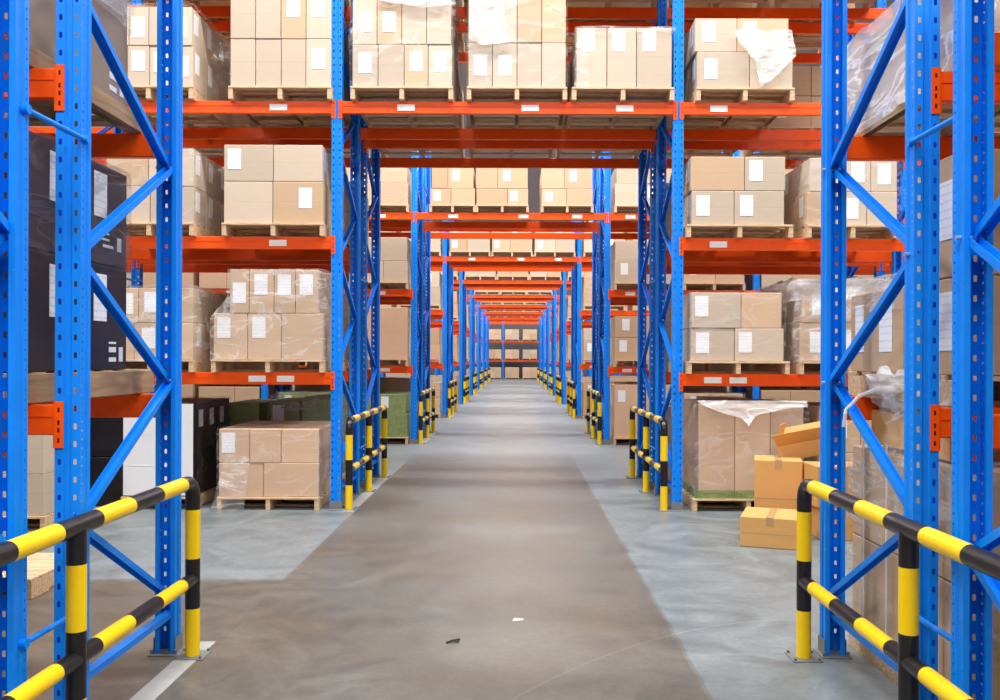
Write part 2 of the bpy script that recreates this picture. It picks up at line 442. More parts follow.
for y in (.0, D): mb.tube([(-.012, y, 0), (.016, y, 0)], .018, None, 10)
SPACER = mb.mesh('row_spacer', ['blue'])

rack_row(0, (-XP, -XQ), [(-XQ, -XP, LA)], 0, 'tall blue perforated rack frame with orange beams beside the camera, left of the passage')
rack_row(0, (XP+.018, XQ), [(XP+.018, XQ, LA)], 0, 'tall blue perforated rack frame with orange beams beside the camera, right of the passage', -.034)
FAR = {1: 'blue and orange rack row second from the camera, bridging the passage with three pallets overhead'}
for i in range(2, 9): FAR[i] = f'blue and orange rack row bridging the passage, {ORD[i]} one counted from the camera'
for i in range(1, 9):
    lod = 1 if i <= 3 else 2
    xs = (-XR, -XQ, -XP, XP, XQ, XR) if i < 3 else (-XQ, -XP, XP, XQ)
    top = LV if i == 1 else LV[:3]
    sp = [(-XP, XP, top[2:]), (-XQ, -XP, top), (XP, XQ, top)]
    if i < 3: sp += [(-XR, -XQ, top), (XQ, XR, top)]
    rack_row(i, xs, sp, lod, FAR[i])
YE = P0+PITCH*9
def end_rack():
    r = link('pallet_rack', None, None, (0, YE, 0))
    tag(r, 'blue and orange rack row closing off the far end of the passage', 'rack', 'pallet rack rows along the passage')
    xs = (-4.15, -.75, 2.65)
    for x in xs: frame(r, x, 0, False, 2)
    for a, b_ in zip(xs, xs[1:]):
        for z in LV[:3]:
            for y, f in ((0, -1), (DEEP, 1)): beam(r, a, b_, y, z, f, (), 2)
end_rack()

# ------------------------------------------------------------------ guard rails
def guard_meshes():
    out = {}
    r = .036
    mb = MB(); zs = [0, .24, .49, .735, .80]; mb.tube([(0, 0, z) for z in zs], r, [0, 1, 0, 1], 20); out['post'] = mb.mesh('guard_post', ['yellow', 'black'])
    mb = MB(); zs = [0, .24, .49, .735, .875]; mb.tube([(0, 0, z) for z in zs], r, [0, 1, 0, 1], 20); out['mid'] = mb.mesh('guard_post', ['yellow', 'black'])
    pts = [(0, 0, .80)]; rad = .085
    for k in range(0, 7):
        a = PI/2*k/6; pts.append((0, rad-rad*math.cos(a), .80-.0+(.875-.80-rad)+rad*math.sin(a)+.0))
    n1 = len(pts)
    ys = [.15+.3*k for k in range(8)]
    pts += [(0, y, .875) for y in ys]
    mats = [1]*(n1) + [k % 2 for k in range(7)]
    tail = []
    for k in range(6, -1, -1):
        a = PI/2*k/6; tail.append((0, 2.4-rad+rad*math.cos(a), .875-rad+rad*math.sin(a)))
    pts += tail; mats += [1]*(len(tail)); pts.append((0, 2.4, .80)); 
    mats = mats[:len(pts)-1] + [1]*max(0, len(pts)-1-len(mats))
    pts[1] = (0, 0, .801) if abs(pts[1][2]-.80) < .02 else pts[1]
    mb = MB(); mb.tube(pts, r, mats, 20); out['top'] = mb.mesh('guard_top', ['yellow', 'black'])
    ys = [0, .15]+[.15+.3*k for k in range(1, 8)]+[2.4]
    mb = MB(); mb.tube([(0, y, .385) for y in ys], r*.92, [1]+[k % 2 for k in range(7)]+[1], 20); out['midrail'] = mb.mesh('guard_middle', ['yellow', 'black'])
    mb = MB(); mb.cbox(-.075, .075, -.075, .075, 0, .006, .002)
    for x in (-.06, .06):
        for y in (-.06, .06): mb.tube([(x, y, .008), (x, y, .018)], .008, None, 8)
    out['plate'] = mb.mesh('floor_plate', ['zinc'])
    return out
G = guard_meshes()
for i in range(9):
    for s in (-1, 1):
        y0 = P0+PITCH*i+.04
        e = link('guard_rail', None, None, ((1.555 if i else 1.535)*s, y0, 0))
        side = 'left' if s < 0 else 'right'
        where = 'beside the camera' if i == 0 else f'at the {ORD[i]} rack row'
        tag(e, f'yellow and black striped tubular guard rail {side} of the passage {where}', 'guard rail', 'striped guard rails along the passage')
        link('post', G['post'], e); link('post', G['mid'], e, (0, 1.2, 0)); link('post', G['post'], e, (0, 2.4, 0))
        link('top_rail', G['top'], e); link('middle_rail', G['midrail'], e)
        for y in (0, 1.2, 2.4): link('base_plate', G['plate'], e, (0, y, 0))

# ------------------------------------------------------------------ pallets
PW, PD, PH = 1.0, 1.16, .125
def pallet_parts(w, d, m):
    mb = MB(); n = 7
    for k in range(n):
        y = k*(d-.1)/(n-1); mb.cbox(-w/2, w/2, y, y+.1, PH-.02, PH, .002)
    top = mb.mesh('deck', [m])
    mb = MB(); mb.cbox(-.022, .022, .005, d-.005, .0, PH-.02, .002); st = mb.mesh('stringer', [m])
    mb = MB()
    ys = (.22, .32, d/2-.05, d/2+.05, d-.32, d-.22); a = .045
    xs = (-w/2, -w/2+a, -a/2, a/2, w/2-a, w/2)
    keep = lambda i, j: (j % 2 == 0) or (i % 2 == 0)
    vv = [(x, y, z) for z in (0, .02) for y in ys for x in xs]; n = 36; ff = []
    for j in range(5):
        for i in range(5):
            if not keep(i, j): continue
            q = (j*6+i, j*6+i+1, j*6+i+7, j*6+i+6); ff += [q[::-1], tuple(k+n for k in q)]
            for (di, dj, e) in ((0, -1, (0, 1)), (1, 0, (1, 2)), (0, 1, (2, 3)), (-1, 0, (3, 0))):
                ii, jj = i+di, j+dj
                if 0 <= ii < 5 and 0 <= jj < 5 and keep(ii, jj): continue
                ff.append((q[e[0]], q[e[1]], q[e[1]]+n, q[e[0]]+n))
    mb.add(vv, ff)
    return top, st, mb.mesh('bottom_boards', [m])
pcache = {}
def pallet(x, y, z, w, label, d=PD, m='wood', rot=0, parts=True):
    k = (round(w, 2), round(d, 2), m)
    if k not in pcache: pcache[k] = pallet_parts(k[0], k[1], m)
    a, b_, c = pcache[k]
    e = link('wooden_pallet', None, None, (x, y, z), (0, 0, rot))
    tag(e, label, 'pallet', 'wooden pallets under the loads')
    link('top_deck', a, e)
    for s in (-1, 0, 1): link('stringer', b_, e, (s*(k[0]/2-.022), 0, 0))
    link('bottom_deck', c, e)
    return e

# ------------------------------------------------------------------ cartons
mb = MB(); mb.box(-.5, .5, -.002, 0, -.5, .5); LABEL = mb.mesh('shipping_label', ['paper'])
cboxes = {}
def box_mesh(w, d, h, m):
    k = (round(w, 3), round(d, 3), round(h, 3), m)
    if k not in cboxes:
        mb = MB(); mb.cbox(-w/2, w/2, 0, d, 0, h, .005); cboxes[k] = mb.mesh('carton', [m])
    return cboxes[k]
def paper_label(parent, x, z, w, h, y=-.001, rot=0, name='shipping_label'):
    o = link(name, LABEL, parent, (x, y, z), (0, 0, rot)); o.scale = (w, 1, h); return o
BULK = []
BULK_ON = [False]; NOPAL = [False]
def carton(x, y, z, w, d, h, label, m='card', group=None, lab=None, sidelab=None, rot=0, name='cardboard_box', cat='carton', roty=0):
    if BULK_ON[0]:
        BULK.append((x, y, z, w, d, h, m)); return None
    """x centre, y near face, z bottom"""
    o = link(name, box_mesh(w, d, h, m), None, (x, y, z), (0, roty, rot))
    tag(o, label, cat, group or 'cartons stacked on the rack pallets')
    if lab:
        lw, lh = .13, .2
        lh = min(lh, h*.62)
        fx, fz = lab
        paper_label(o, (fx-.5)*(w-lw-.04), h-.03-lh/2-(1-fz)*(h-lh-.06), lw, lh)
    if sidelab:
        for s, fy, fz, lw, lh in sidelab:
            paper_label(o, s*(w/2+.001), h*fz, lw, lh, d*fy, s*PI/2)
    return o

NTH = ('first', 'second', 'third', 'fourth', 'fifth')
def fr(y): return (358-y)
def load(x0, x1, y0, z, tiers, where, nd=1, side=None, d=PD, mat='card', pw=None, pm='wood', px=None, short=False, pallet_on=True, fill=False, rear=False, plab=None):
    """tiers: bottom first; each (height, [edges as fractions], {col:(fx,fz)} labels, left inset, right inset)
    where: e.g. 'second rack row, left bay, high shelf, inner pallet'"""
    w = x1-x0
    if pallet_on and not BULK_ON[0] or (pallet_on and not NOPAL[0] and BULK_ON[0]):
        pallet(px if px is not None else (x0+x1)/2, y0-.03, z, pw or w+.02, plab or ('wooden pallet, '+where), d+.04, pm)
    zz = z+(PH if pallet_on else 0)+.001
    nt_ = len(tiers)
    tn = ('only',) if nt_ == 1 else (('lower', 'upper') if nt_ == 2 else ('bottom', 'middle', 'top'))
    for t, (h, ed, labs, il, ir) in enumerate(tiers):
        a, b_ = x0+il, x1-ir
        nc = len(ed)-1
        for c in range(nc):
            xa = a+(b_-a)*ed[c]+.003; xb = a+(b_-a)*ed[c+1]-.003
            dd = d/nd
            for k in range(nd):
                if k and not fill and not ((side == 'R' and c == nc-1) or (side == 'L' and c == 0)): continue
                jy = R.uniform(0, .012) if k == 0 else 0
                adj = '' if rear else 'tan '
                if k: adj = ('middle ' if (nd == 3 and k == 1) else 'rear ')
                tier = f'{tn[t]} tier, ' if nt_ > 1 else ''
                nth = f'{NTH[c]} from left, ' if nc > 1 else ''
                lb = f'{adj}carton, {tier}{nth}{where}'
                sl = None
                if side and ((side == 'R' and c == nc-1) or (side == 'L' and c == 0)) and R.random() < .7:
                    sl = [(1 if side == 'R' else -1, .3, .62, .12, min(.2, h*.6))]
                m = mat if R.random() < .7 else ('card2' if mat == 'card' else mat)
                carton((xa+xb)/2, y0+k*dd+jy, zz, xb-xa, dd-.006-jy, h-.004, lb, m, None, labs.get(c) if k == 0 else None, sl)
        zz += h
    return zz

def wrap(x0, x1, y0, y1, z0, z1, label, mat='film', amp=.012, off=.012, top=True, chop=None, seed=0, slant=None, group='clear stretch film around pallet loads'):
    """Loose stretch film round a load: a crumpled shell with rounded corners. chop: keep(x,y,z)->bool. slant(z)->inset of the -x side."""
    per = []
    x0 -= off; x1 += off; y0 -= off; y1 += off
    nx = max(4, int((x1-x0)/.06)); ny = max(4, int((y1-y0)/.06))
    for k in range(nx): per.append((x0+(x1-x0)*k/nx, y0, 0, -1))
    for k in range(ny): per.append((x1, y0+(y1-y0)*k/ny, 1, 0))
    for k in range(nx): per.append((x1-(x1-x0)*k/nx, y1, 0, 1))
    for k in range(ny): per.append((x0, y1-(y1-y0)*k/ny, -1, 0))
    nz = max(4, int((z1-z0)/.05)); vs = []; n = len(per)
    for j in range(nz+1):
        z = z0+(z1-z0)*j/nz
        for (x, y, ax, ay) in per:
            q = noise.fractal(Vector((x*3+seed, y*3, z*6)), 1, 2, 4)*amp*1.4+amp*.4
            q = max(q, -.004)
            xx, yy = x+ax*q, y+ay*q
            if slant: xx = xx + slant(z)*max(0, 1-(x-x0)/(x1-x0))
            vs.append((xx, yy, z+noise.noise(Vector((x*4, y*4, seed+j)))*.01))
    fs = []
    for j in range(nz):
        for k in range(n):
            k2 = (k+1) % n
            c = vs[j*n+k]
            if chop and not chop(*c): continue
            fs.append((j*n+k, j*n+k2, (j+1)*n+k2, (j+1)*n+k))
    mb = MB(); mb.add(vs, fs, 0, True)
    if top:
        g = []; a, b_ = 10, 10
        zt = z1+.004
        for j in range(b_+1):
            for i in range(a+1):
                x = x0+(x1-x0)*i/a; y = y0+(y1-y0)*j/b_
                if slant: x = x+slant(z1)*(1-i/a)
                e = min(i, a-i, j, b_-j)
                g.append((x, y, zt+(abs(noise.noise(Vector((x*5, y*5, seed))))*amp*1.6 if e else 0)))
        mb.add(g, [(j*(a+1)+i, j*(a+1)+i+1, (j+1)*(a+1)+i+1, (j+1)*(a+1)+i) for j in range(b_) for i in range(a)], 0, True)
    me = mb.mesh('stretch_film', [mat])
    # recentre
    cx, cy = (x0+x1)/2, (y0+y1)/2
    for v in me.vertices: v.co.x -= cx; v.co.y -= cy; v.co.z -= z0
    o = link('stretch_film', me, None, (cx, cy, z0))
    tag(o, label, 'film', group)
    return o

def drape(pts_top, pts_bot, label, mat='film_dense', seed=0, amp=.02, nrm=(0, -1, 0), nu=22, nv=10):
    """A hanging sheet of crumpled film between two polylines."""
    def samp(P, t):
        f = t*(len(P)-1); i = min(int(f), len(P)-2); return Vector(P[i]).lerp(Vector(P[i+1]), f-i)
    nn = Vector(nrm); vs = []
    for j in range(nv+1):
        for i in range(nu+1):
            a = samp(pts_top, i/nu); b_ = samp(pts_bot, i/nu); p = a.lerp(b_, j/nv)
            q = noise.fractal(Vector((p.x*7+seed, p.y*7, p.z*9)), 1, 2, 4)
            vs.append(tuple(p+nn*abs(q)*amp*1.8))
    mb = MB(); mb.add(vs, [(j*(nu+1)+i, j*(nu+1)+i+1, (j+1)*(nu+1)+i+1, (j+1)*(nu+1)+i) for j in range(nv) for i in range(nu)], 0, True)
    me = mb.mesh('film_sheet', [mat])
    o = link('stretch_film', me); tag(o, label, 'film', 'clear stretch film around pallet loads'); return o

E4 = [0, .25, .5, .75, 1]; E3 = [0, 1/3, 2/3, 1]; E2 = [0, .5, 1]
YB = P0+PITCH          # front face of the second rack row: 8.85
YF = YB-.05            # pallets overhang the beam
s_ = 900/YF
def PX(px): return (px-515)/s_+.08      # reading the photo at the depth of that row's cartons
def PZ(py): return 1.5+(358-py)/s_

# --- second rack row, high shelf (4.02)
z3 = LV[2]; z2 = LV[1]; z1 = LV[0]
load(PX(229), PX(330), YF, z3, [(.47, [0, .25, .505, .75, 1], {3: (.5, .7)}, 0, 0), (.47, E4, {2: (.5, .9), 3: (.4, .9)}, 0, .0)], 'second rack row, left bay, high shelf, inner pallet')
load(PX(104), PX(192), YF, z3, [(.40, E4, {0: (.5, .5), 1: (.5, .9), 2: (.5, .8), 3: (.5, .5)}, 0, 0), (.38, [0, .27, .5, .75, 1], {1: (0, .4), 3: (.4, .4)}, 0, .01)], 'second rack row, left bay, high shelf, outer pallet', nd=3, side='R')
wrap(PX(104), PX(192), YF, YF+PD, z3+.12, z3+.93, 'clear film on the high shelf load, outer pallet of the left bay, second rack row', 'film_mid', chop=lambda x, y, z: y > YF+.45)
load(PX(351), PX(451), YF, z3, [(.42, [0, .26, .52, .76, 1], {0: (.5, .7), 2: (.5, .8), 3: (.5, .8)}, 0, 0), (.44, E4, {0: (.5, .5), 1: (.5, .5)}, 0, .01)], 'second rack row, above passage, left pallet', nd=1)
wrap(PX(351), PX(451), YF, YF+PD, z3+.12, z3+1.01, 'clear film on the left one of the three pallets bridging the passage', 'film', .02, seed=3, off=.02)
drape([(PX(376), YF-.02, PZ(-8)), (PX(452), YF-.03, PZ(-6))], [(PX(380), YF-.03, PZ(3)), (PX(420), YF-.05, PZ(10)), (PX(455), YF-.03, PZ(6))], 'bunched clear film draped over the upper cartons of the left overhead pallet', seed=2)
load(PX(467), PX(565), YF, z3, [(.44, E4, {0: (.5, .5), 1: (.5, .5)}, 0, 0), (.47, E4, {}, 0, .0)], 'second rack row, above passage, centre pallet')
wrap(PX(467), PX(565), YF, YF+PD, z3+.12, z3+1.04, 'clear film on the centre one of the three pallets bridging the passage', 'film', .01, seed=5)
drape([(PX(468), YF-.02, PZ(-8)), (PX(500), YF-.02, PZ(-8))], [(PX(468), YF-.03, PZ(40)), (PX(482), YF-.05, PZ(47)), (PX(508), YF-.03, PZ(44))], 'white bunched film down the left cartons of the centre overhead pallet', seed=9)
load(PX(575.5), PX(671), YF, z3, [(.59, [0, .32, .63, 1], {0: (.2, 1), 1: (.2, 1), 2: (.2, 1)}, 0, 0)], 'second rack row, above passage, right pallet', px=PX(622), pw=1.0)
wrap(PX(575.5), PX(671), YF, YF+PD, z3+.12, z3+.72, 'clear film on the right one of the three pallets bridging the passage', 'film_mid', .02, seed=7, chop=lambda x, y, z: x < PX(583) or z > z3+.62)
load(PX(696), PX(792), YF, z3-.0, [(.36, [0, .55, 1], {0: (.15, .6)}, 0, 0), (.33, [0, .45, 1], {0: (.2, 1), 1: (.1, 1)}, -.02, .04)], 'second rack row, right bay, high shelf, inner pallet', nd=2, side='L')
drape([(PX(732), YF-.02, PZ(29)), (PX(790), YF-.02, PZ(30))], [(PX(735), YF-.03, PZ(40)), (PX(752), YF-.06, PZ(62)), (PX(758), YF-.04, PZ(88)), (PX(770), YF-.04, PZ(80)), (PX(794), YF-.03, PZ(56))], 'white torn film hanging over cartons on the high shelf, inner pallet right bay', seed=12, amp=.03)

# --- middle shelf (2.685)
load(PX(223), PX(323), YF, z2, [(.41, [0, .49, 1], {1: (.72, .8)}, 0, 0), (.36, [0, .5, 1], {0: (.05, .9)}, 0, .01)], 'second rack row, left bay, middle shelf, inner pallet', nd=2, side='R')
load(PX(105), PX(193), YF, z2, [(.36, [0, .5, 1], {1: (.6, .5)}, 0, 0), (.37, [0, .48, 1], {1: (.6, .9)}, .0, .0)], 'second rack row, left bay, middle shelf, outer pallet', nd=3, side='R')
wrap(PX(105), PX(193), YF, YF+PD, z2+.12, z2+.86, 'smoky film round cartons on the middle shelf, outer pallet, left bay', 'film', .008, seed=20)
load(PX(691), PX(784), YF, z2, [(.335, [0, .46, 1], {0: (.1, .8), 1: (.1, .8)}, 0, 0), (.335, [0, .57, 1], {1: (.1, .9)}, -.01, -.01)], 'second rack row, right bay, middle shelf, inner pallet', px=PX(739), pw=1.04, nd=2, side='L')
load(PX(807), PX(897), YF, z2, [(.33, E3, {1: (.5, .5)}, -.01, 0), (.33, [0, .4, .7, 1], {1: (.5, .9), 2: (.5, .6)}, .02, 0)], 'second rack row, right bay, middle shelf, outer pallet', nd=2, side='L')
wrap(PX(805), PX(899), YF, YF+PD, z2+.12, z2+.80, 'clear film round cartons on the middle shelf, outer pallet, right bay', 'film', .012, seed=22)

# --- low shelf (1.35)
load(PX(213), PX(323), YF, z1, [(.455, [0, .31, .62, 1], {0: (.1, .95), 1: (.15, .95)}, 0, 0), (.43, [0, .22, .5, .74, 1], {0: (.5, .4), 1: (.4, .9), 2: (.4, .9), 3: (.4, .9)}, .16, .05)], 'second rack row, left bay, low shelf, inner pallet', mat='card2')
def slant1(z):
    t = (z-(z1+.12))/.9
    return 0 if t < .48 else min(.17, (t-.48)*.9)
wrap(PX(213), PX(323), YF, YF+PD, z1+.12, z1+1.01, 'clear film pulled tight over the stepped cartons, low shelf, inner pallet, left bay', 'film_mid', .016, seed=31, slant=slant1, off=.02)
load(PX(108), PX(193), YF, z1, [(.36, [0, .3, .62, 1], {1: (.6, .8)}, 0, 0), (.34, [0, .35, 1], {0: (.8, .7), 1: (.1, .9)}, .0, .0)], 'second rack row, left bay, low shelf, outer pallet', nd=2, side='R', mat='card2')
wrap(PX(106), PX(195), YF, YF+PD+.02, z1+.10, z1+.84, 'baggy clear film round cartons on the low shelf, outer pallet, left bay', 'film_mid', .03, seed=33, off=.025)
load(PX(691), PX(784), YF, z1, [(.325, [0, .47, 1], {0: (.1, .8), 1: (.05, .9)}, 0, 0), (.35, [0, .55, 1], {0: (.05, .95)}, 0, .02)], 'second rack row, right bay, low shelf, inner pallet', px=PX(738), pw=1.0)
wrap(PX(691), PX(784), YF, YF+PD, z1+.12, z1+.81, 'clear film round the four cartons on the low shelf, inner pallet, right bay', 'film', .006, seed=34)
load(PX(800), PX(900), YF-.0, z1, [(.38, E3, {0: (.5, .5), 1: (.5, .7)}, 0, 0), (.36, E3, {0: (.5, .5), 2: (.5, .6)}, .02, 0)], 'second rack row, right bay, low shelf, outer pallet', nd=2, side='L', mat='card2')
wrap(PX(797), PX(904), YF-.02, YF+PD, z1+.12, z1+.93, 'lumpy clear film bulging over cartons on the low shelf, outer pallet, right bay', 'film_mid', .06, seed=36, off=.03)

wrap(PX(798), PX(903), YF-.01, YF+PD, z1+.72, z1+.92, 'white lumpy film bunched over the top of cartons, low shelf, outer pallet, right bay', 'film_dense', .07, seed=137, off=.03)
# --- floor of the second row
zf = load(PX(217), PX(318), YB-.0, 0.0, [(.335, [0, .45, .0+1], {}, 0, 0), (.335, [0, .31, .62, 1], {0: (.05, .9)}, 0, 0)], 'floor under second rack row, left bay, inner pallet', mat='card3', pw=1.0)
wrap(PX(217), PX(318), YB, YB+PD, .10, .80, 'loose clear film round the low pink-tan carton stack on the floor, left bay', 'film', .014, seed=41, off=.012)
drape([(PX(226), YB-.03, .56), (PX(232), YB-.03, .55), (PX(250), YB-.03, .52)], [(PX(214), YB-.12, .004), (PX(233), YB-.14, .004), (PX(246), YB-.10, .02)], 'torn tail of film hanging to the floor from the low carton stack, left bay', 'film_mid', seed=43, amp=.03, nu=12, nv=14)

def appliance(x, y, z, label):
    o = carton(x, y, z, .345, 1.1, .92, label, 'card_dark', 'tall appliance cartons', name='appliance_box', cat='carton')
    mb = MB(); mb.cbox(-.168, .168, -.006, 0, .01, .91, .002)
    for zz in (.3, .62): mb.box(-.12, .12, -.008, -.006, zz, zz+.008)
    link('white_front_panel', mb.mesh('white_panel', ['white_card']), o)
    return o
pallet(-3.42, YB-.03, 0, .72, 'wooden pallet on the floor under the tall white-fronted appliance cartons', m='wood')
ap1 = appliance(-3.60, YB, PH+.001, 'tall dark carton with white front on the floor, left of its pair')
ap2 = appliance(-3.25, YB, PH+.001, 'tall dark carton with white front on the floor, right of its pair')
for k, yy in enumerate((.2, .52, .84)): paper_label(ap2, .1745, .76, .12, .17, yy, PI/2)
wrap(-3.775, -3.075, YB, YB+1.1, .1, 1.06, 'smoky film round the white-fronted appliance cartons on the floor', 'film_dark', .008, seed=45, chop=lambda x, y, z: y > YB+.03)
for k, (zz, t) in enumerate(((.001, 'bottom'), (.50, 'top'))):
    carton(-4.02, YB+.15, zz, .40, .9, .49, f'black carton, {t} one of two on the floor beside the white-fronted cartons', 'card_dark', 'black cartons')

zr = 1.05
load(PX(700), PX(806), YB, 0.0, [(.93, [0, .345, .68, 1], {}, 0, 0)], 'floor under second rack row, right bay, inner pallet', mat='card3', px=PX(750), pw=1.1)
wrap(PX(698), PX(808), YB, YB+PD, .12, 1.08, 'clear film round three tall cartons on the floor, right bay', 'film', .014, seed=47, off=.02)
mb = MB(); mb.box(PX(697), PX(808), YB-.025, YB-.022, .13, .21); mb.box(PX(697)-.003, PX(697), YB-.025, YB+PD, .13, .21)
M['green_band'] = film_mat('green_film', .35, .7, (110, 160, 70))
o = link('edge_protector', mb.mesh('green_band', ['green_band'])); tag(o, 'green translucent band round the foot of the three tall cartons', 'film', 'green film bands')
drape([(PX(698), YB-.01, 1.09), (PX(808), YB-.01, 1.09)], [(PX(700), YB-.04, 1.06), (PX(722), YB-.05, .97), (PX(742), YB-.06, .92), (PX(748), YB-.06, .84), (PX(756), YB-.05, .95), (PX(790), YB-.04, 1.02), (PX(808), YB-.04, 1.03)], 'white bunched film edge sagging over the three tall cartons on the floor', seed=49, amp=.02)
load(PX(822), PX(905), YB, 0.0, [(.45, E2, {}, 0, 0), (.45, E2, {0: (.5, .6)}, 0, 0)], 'floor under second rack row, right bay, outer pallet', mat='card2')

# --- back half of the second row (seen through gaps and from below)
YBB = YB+SECOND-.04
for (xa, xb, bay, pos) in ((-2.75, -1.78, 'left bay', 'inner'), (-3.95, -2.95, 'left bay', 'outer'), (1.78, 2.75, 'right bay', 'inner'), (2.95, 3.95, 'right bay', 'outer')):
    for z, sh in ((z1, 'low shelf'), (z2, 'middle shelf'), (z3, 'high shelf')):
        load(xa, xb, YBB, z, [(.36, E2, {0: (.2, .8)}, 0, 0), (.34, E2, {1: (.5, .8)}, .0, 0)] if sh != 'low shelf' else [(.40, E2, {0: (.2, .8)}, 0, 0), (.36, E2, {}, .05, .04)], f'back of second rack, {bay}, {sh}, {pos} pallet', mat='card2', rear=True)
for k, (xa, xb, nm) in enumerate(((-1.58, -.58, 'left'), (-.48, .52, 'centre'), (.6, 1.6, 'right'))):
    load(xa, xb, YBB, z3, [(.7, E2, {}, 0, 0)], f'back of second rack, above passage, {nm} pallet', rear=True)
# top shelf: only undersides and first cartons show
for (xa, xb, nm) in ((-3.95, -2.95, 'left bay, outer'), (-2.78, -1.78, 'left bay, inner'), (-1.58, -.58, 'above passage, left'), (-.48, .52, 'above passage, centre'), (.6, 1.6, 'above passage, right'), (1.78, 2.78, 'right bay, inner'), (2.95, 3.95, 'right bay, outer')):
    for yy, rr in ((YF, 'second rack row'), (YBB, 'back of second rack')):
        load(xa, xb, yy, LV[3], [(.6, E2, {}, 0, 0)], f'{rr}, top shelf, {nm} pallet', rear=True)
# green packs on the floor, back of the left bay
for k, (x, w, z, h) in enumerate(((-2.55, .34, .126, .45), (-2.18, .34, .126, .45), (-2.55, .34, .58, .42), (-2.18, .34, .58, .46), (-3.02, .36, .58, .40))):
    lb = ('bottom', 'bottom', 'top', 'top', 'single')[k]
    o = carton(x, YBB, z if k != 4 else .126, w, 1.0, h if k != 4 else .85, f'green printed carton behind the low tan stack, {lb} {("left", "right", "left", "right", "far left")[k]} one', 'card_green', 'green cartons at the back of the left bay', lab=(.1, .9) if k == 2 else None)
pallet(-2.50, YBB-.03, 0, 1.4, 'wooden pallet under the green cartons at the back of the left bay')
wrap(-2.73, -2.0, YBB, YBB+1.0, .13, 1.06, 'glossy clear film round the green cartons behind the low stack', 'film_mid', .02, seed=51)
for k, x in enumerate((2.05, 2.6, 3.2)):
    carton(x, YBB, .001, .5, 1.0, .95+.08*(k % 2), f'tall carton on the floor behind the wrapped trio, {NTH[k]} from the left', 'card2', 'floor cartons behind the right bay')

# ------------------------------------------------------------------ deeper rack rows
def deep_row(i, bays, bulk=False):
    Y = P0+PITCH*i; yf = Y-.04
    row = f'{ORD[i]} rack row'
    # pallets bridging the passage
    edges = ((-1.40, -.62), (-.60, .30), (.53, 1.42)) if i == 2 else ((-1.55, -.55), (-.5, .5), (.56, 1.56))
    for k, (a, b_) in enumerate(edges):
        t = [(.29 if i == 2 else .33, [0, R.uniform(.42, .6), 1], {R.choice((0, 1)): (.15, .8)}, 0, 0), (.37, [0, R.uniform(.38, .55), 1], {R.choice((0, 1)): (.2, .9)}, R.uniform(-.02, .03), R.uniform(0, .04))]
        load(a, b_, yf, z3, t, f'{row}, above passage, {("left", "centre", "right")[k]} pallet', mat=R.choice(('card', 'card2', 'card3')), rear=(i > 3))
    for (a, b_, bay) in bays:
        for z, sh in ((0, 'floor'), (z1, 'low shelf'), (z2, 'middle shelf'), (z3, 'high shelf')):
            if i > 4 and sh == 'high shelf': continue
            ip = 'inner' if min(abs(a), abs(b_)) < 2 else 'outer'
            hh = R.uniform(.36, .46); h2 = R.uniform(.3, .42)
            t = [(hh, [0, R.uniform(.42, .6), 1], {R.choice((0, 1)): (.2, .85)}, 0, 0), (h2, [0, R.uniform(.4, .6), 1], {R.choice((0, 1)): (.3, .85)}, R.uniform(0, .03), R.uniform(0, .03))]
            mt = R.choice(('card', 'card2', 'card3'))
            if i == 2 and bay == 'right bay' and sh == 'floor' and ip == 'inner': t = [(.92, [0, 1], {0: (0.05, .9)}, 0, 0)]
            if i == 2 and bay == 'left bay' and sh == 'low shelf' and ip == 'inner': t = [(.9, [0, .46, 1], {}, 0, 0)]
            if i == 2 and bay == 'left bay' and sh == 'floor': mt = 'card_green'
            load(a, b_, yf, z, t, f'{row}, {bay}, {sh}, {ip} pallet', mat=mt, rear=(i > 3))
            if R.random() < .35 and i < 4:
                wrap(a, b_, yf, yf+PD, z+.12, z+.14+sum(q[0] for q in t), f'clear film round the {sh} load, {ip} pallet, {bay}, {row}', 'film', .012, seed=R.uniform(0, 90))
deep_row(2, [(-2.80, -1.78, 'left bay'), (-4.05, -3.0, 'left bay'), (1.80, 2.82, 'right bay'), (3.0, 4.05, 'right bay')])
deep_row(3, [(-2.80, -1.78, 'left bay'), (1.78, 2.80, 'right bay')])
BULK_ON[0] = True
deep_row(4, [(-2.80, -1.78, 'left bay'), (1.78, 2.80, 'right bay')])
for i in (5, 6, 7, 8):
    BULK_ON[0] = True
    deep_row(i, [(-2.80, -1.78, 'left bay'), (1.78, 2.80, 'right bay')])
# outer bays and back halves: a wall of cartons behind the gaps
NOPAL[0] = True
for i in (2, 3, 4):
    for sgn in (-1, 1):
        for (a, b_) in ((4.35, 5.4), (5.5, 6.6)) if i == 2 else ((3.0, 4.1),):
            for z in (0, z1, z2, z3):
                xa, xb = sorted((a*sgn, b_*sgn)); hh = R.uniform(.46, .56)
                load(xa, xb, P0+PITCH*i-.04, z, [(hh, [0, R.uniform(.4, .6), 1], {}, 0, 0), (R.uniform(.4, .52), [0, R.uniform(.4, .6), 1], {}, 0, 0)], 'x', mat=R.choice(('card', 'card2', 'card3')), rear=True, pallet_on=False)
for sgn in (-1, 1):
    for (a, b_) in ((1.78, 2.85), (2.95, 4.1), (4.4, 5.5), (5.6, 6.7)):
        for z in (0, z1, z2, z3):
            xa, xb = sorted((a*sgn, b_*sgn))
            if z and a < 2: continue
            load(xa, xb, P0+PITCH*2+SECOND-.04, z, [(R.uniform(.5, .6), [0, R.uniform(.4, .6), 1], {}, 0, 0), (R.uniform(.5, .58), [0, R.uniform(.4, .6), 1], {}, 0, 0)], 'x', mat=R.choice(('card', 'card2', 'card3')), rear=True, pallet_on=False)
NOPAL[0] = False
BULK_ON[0] = False
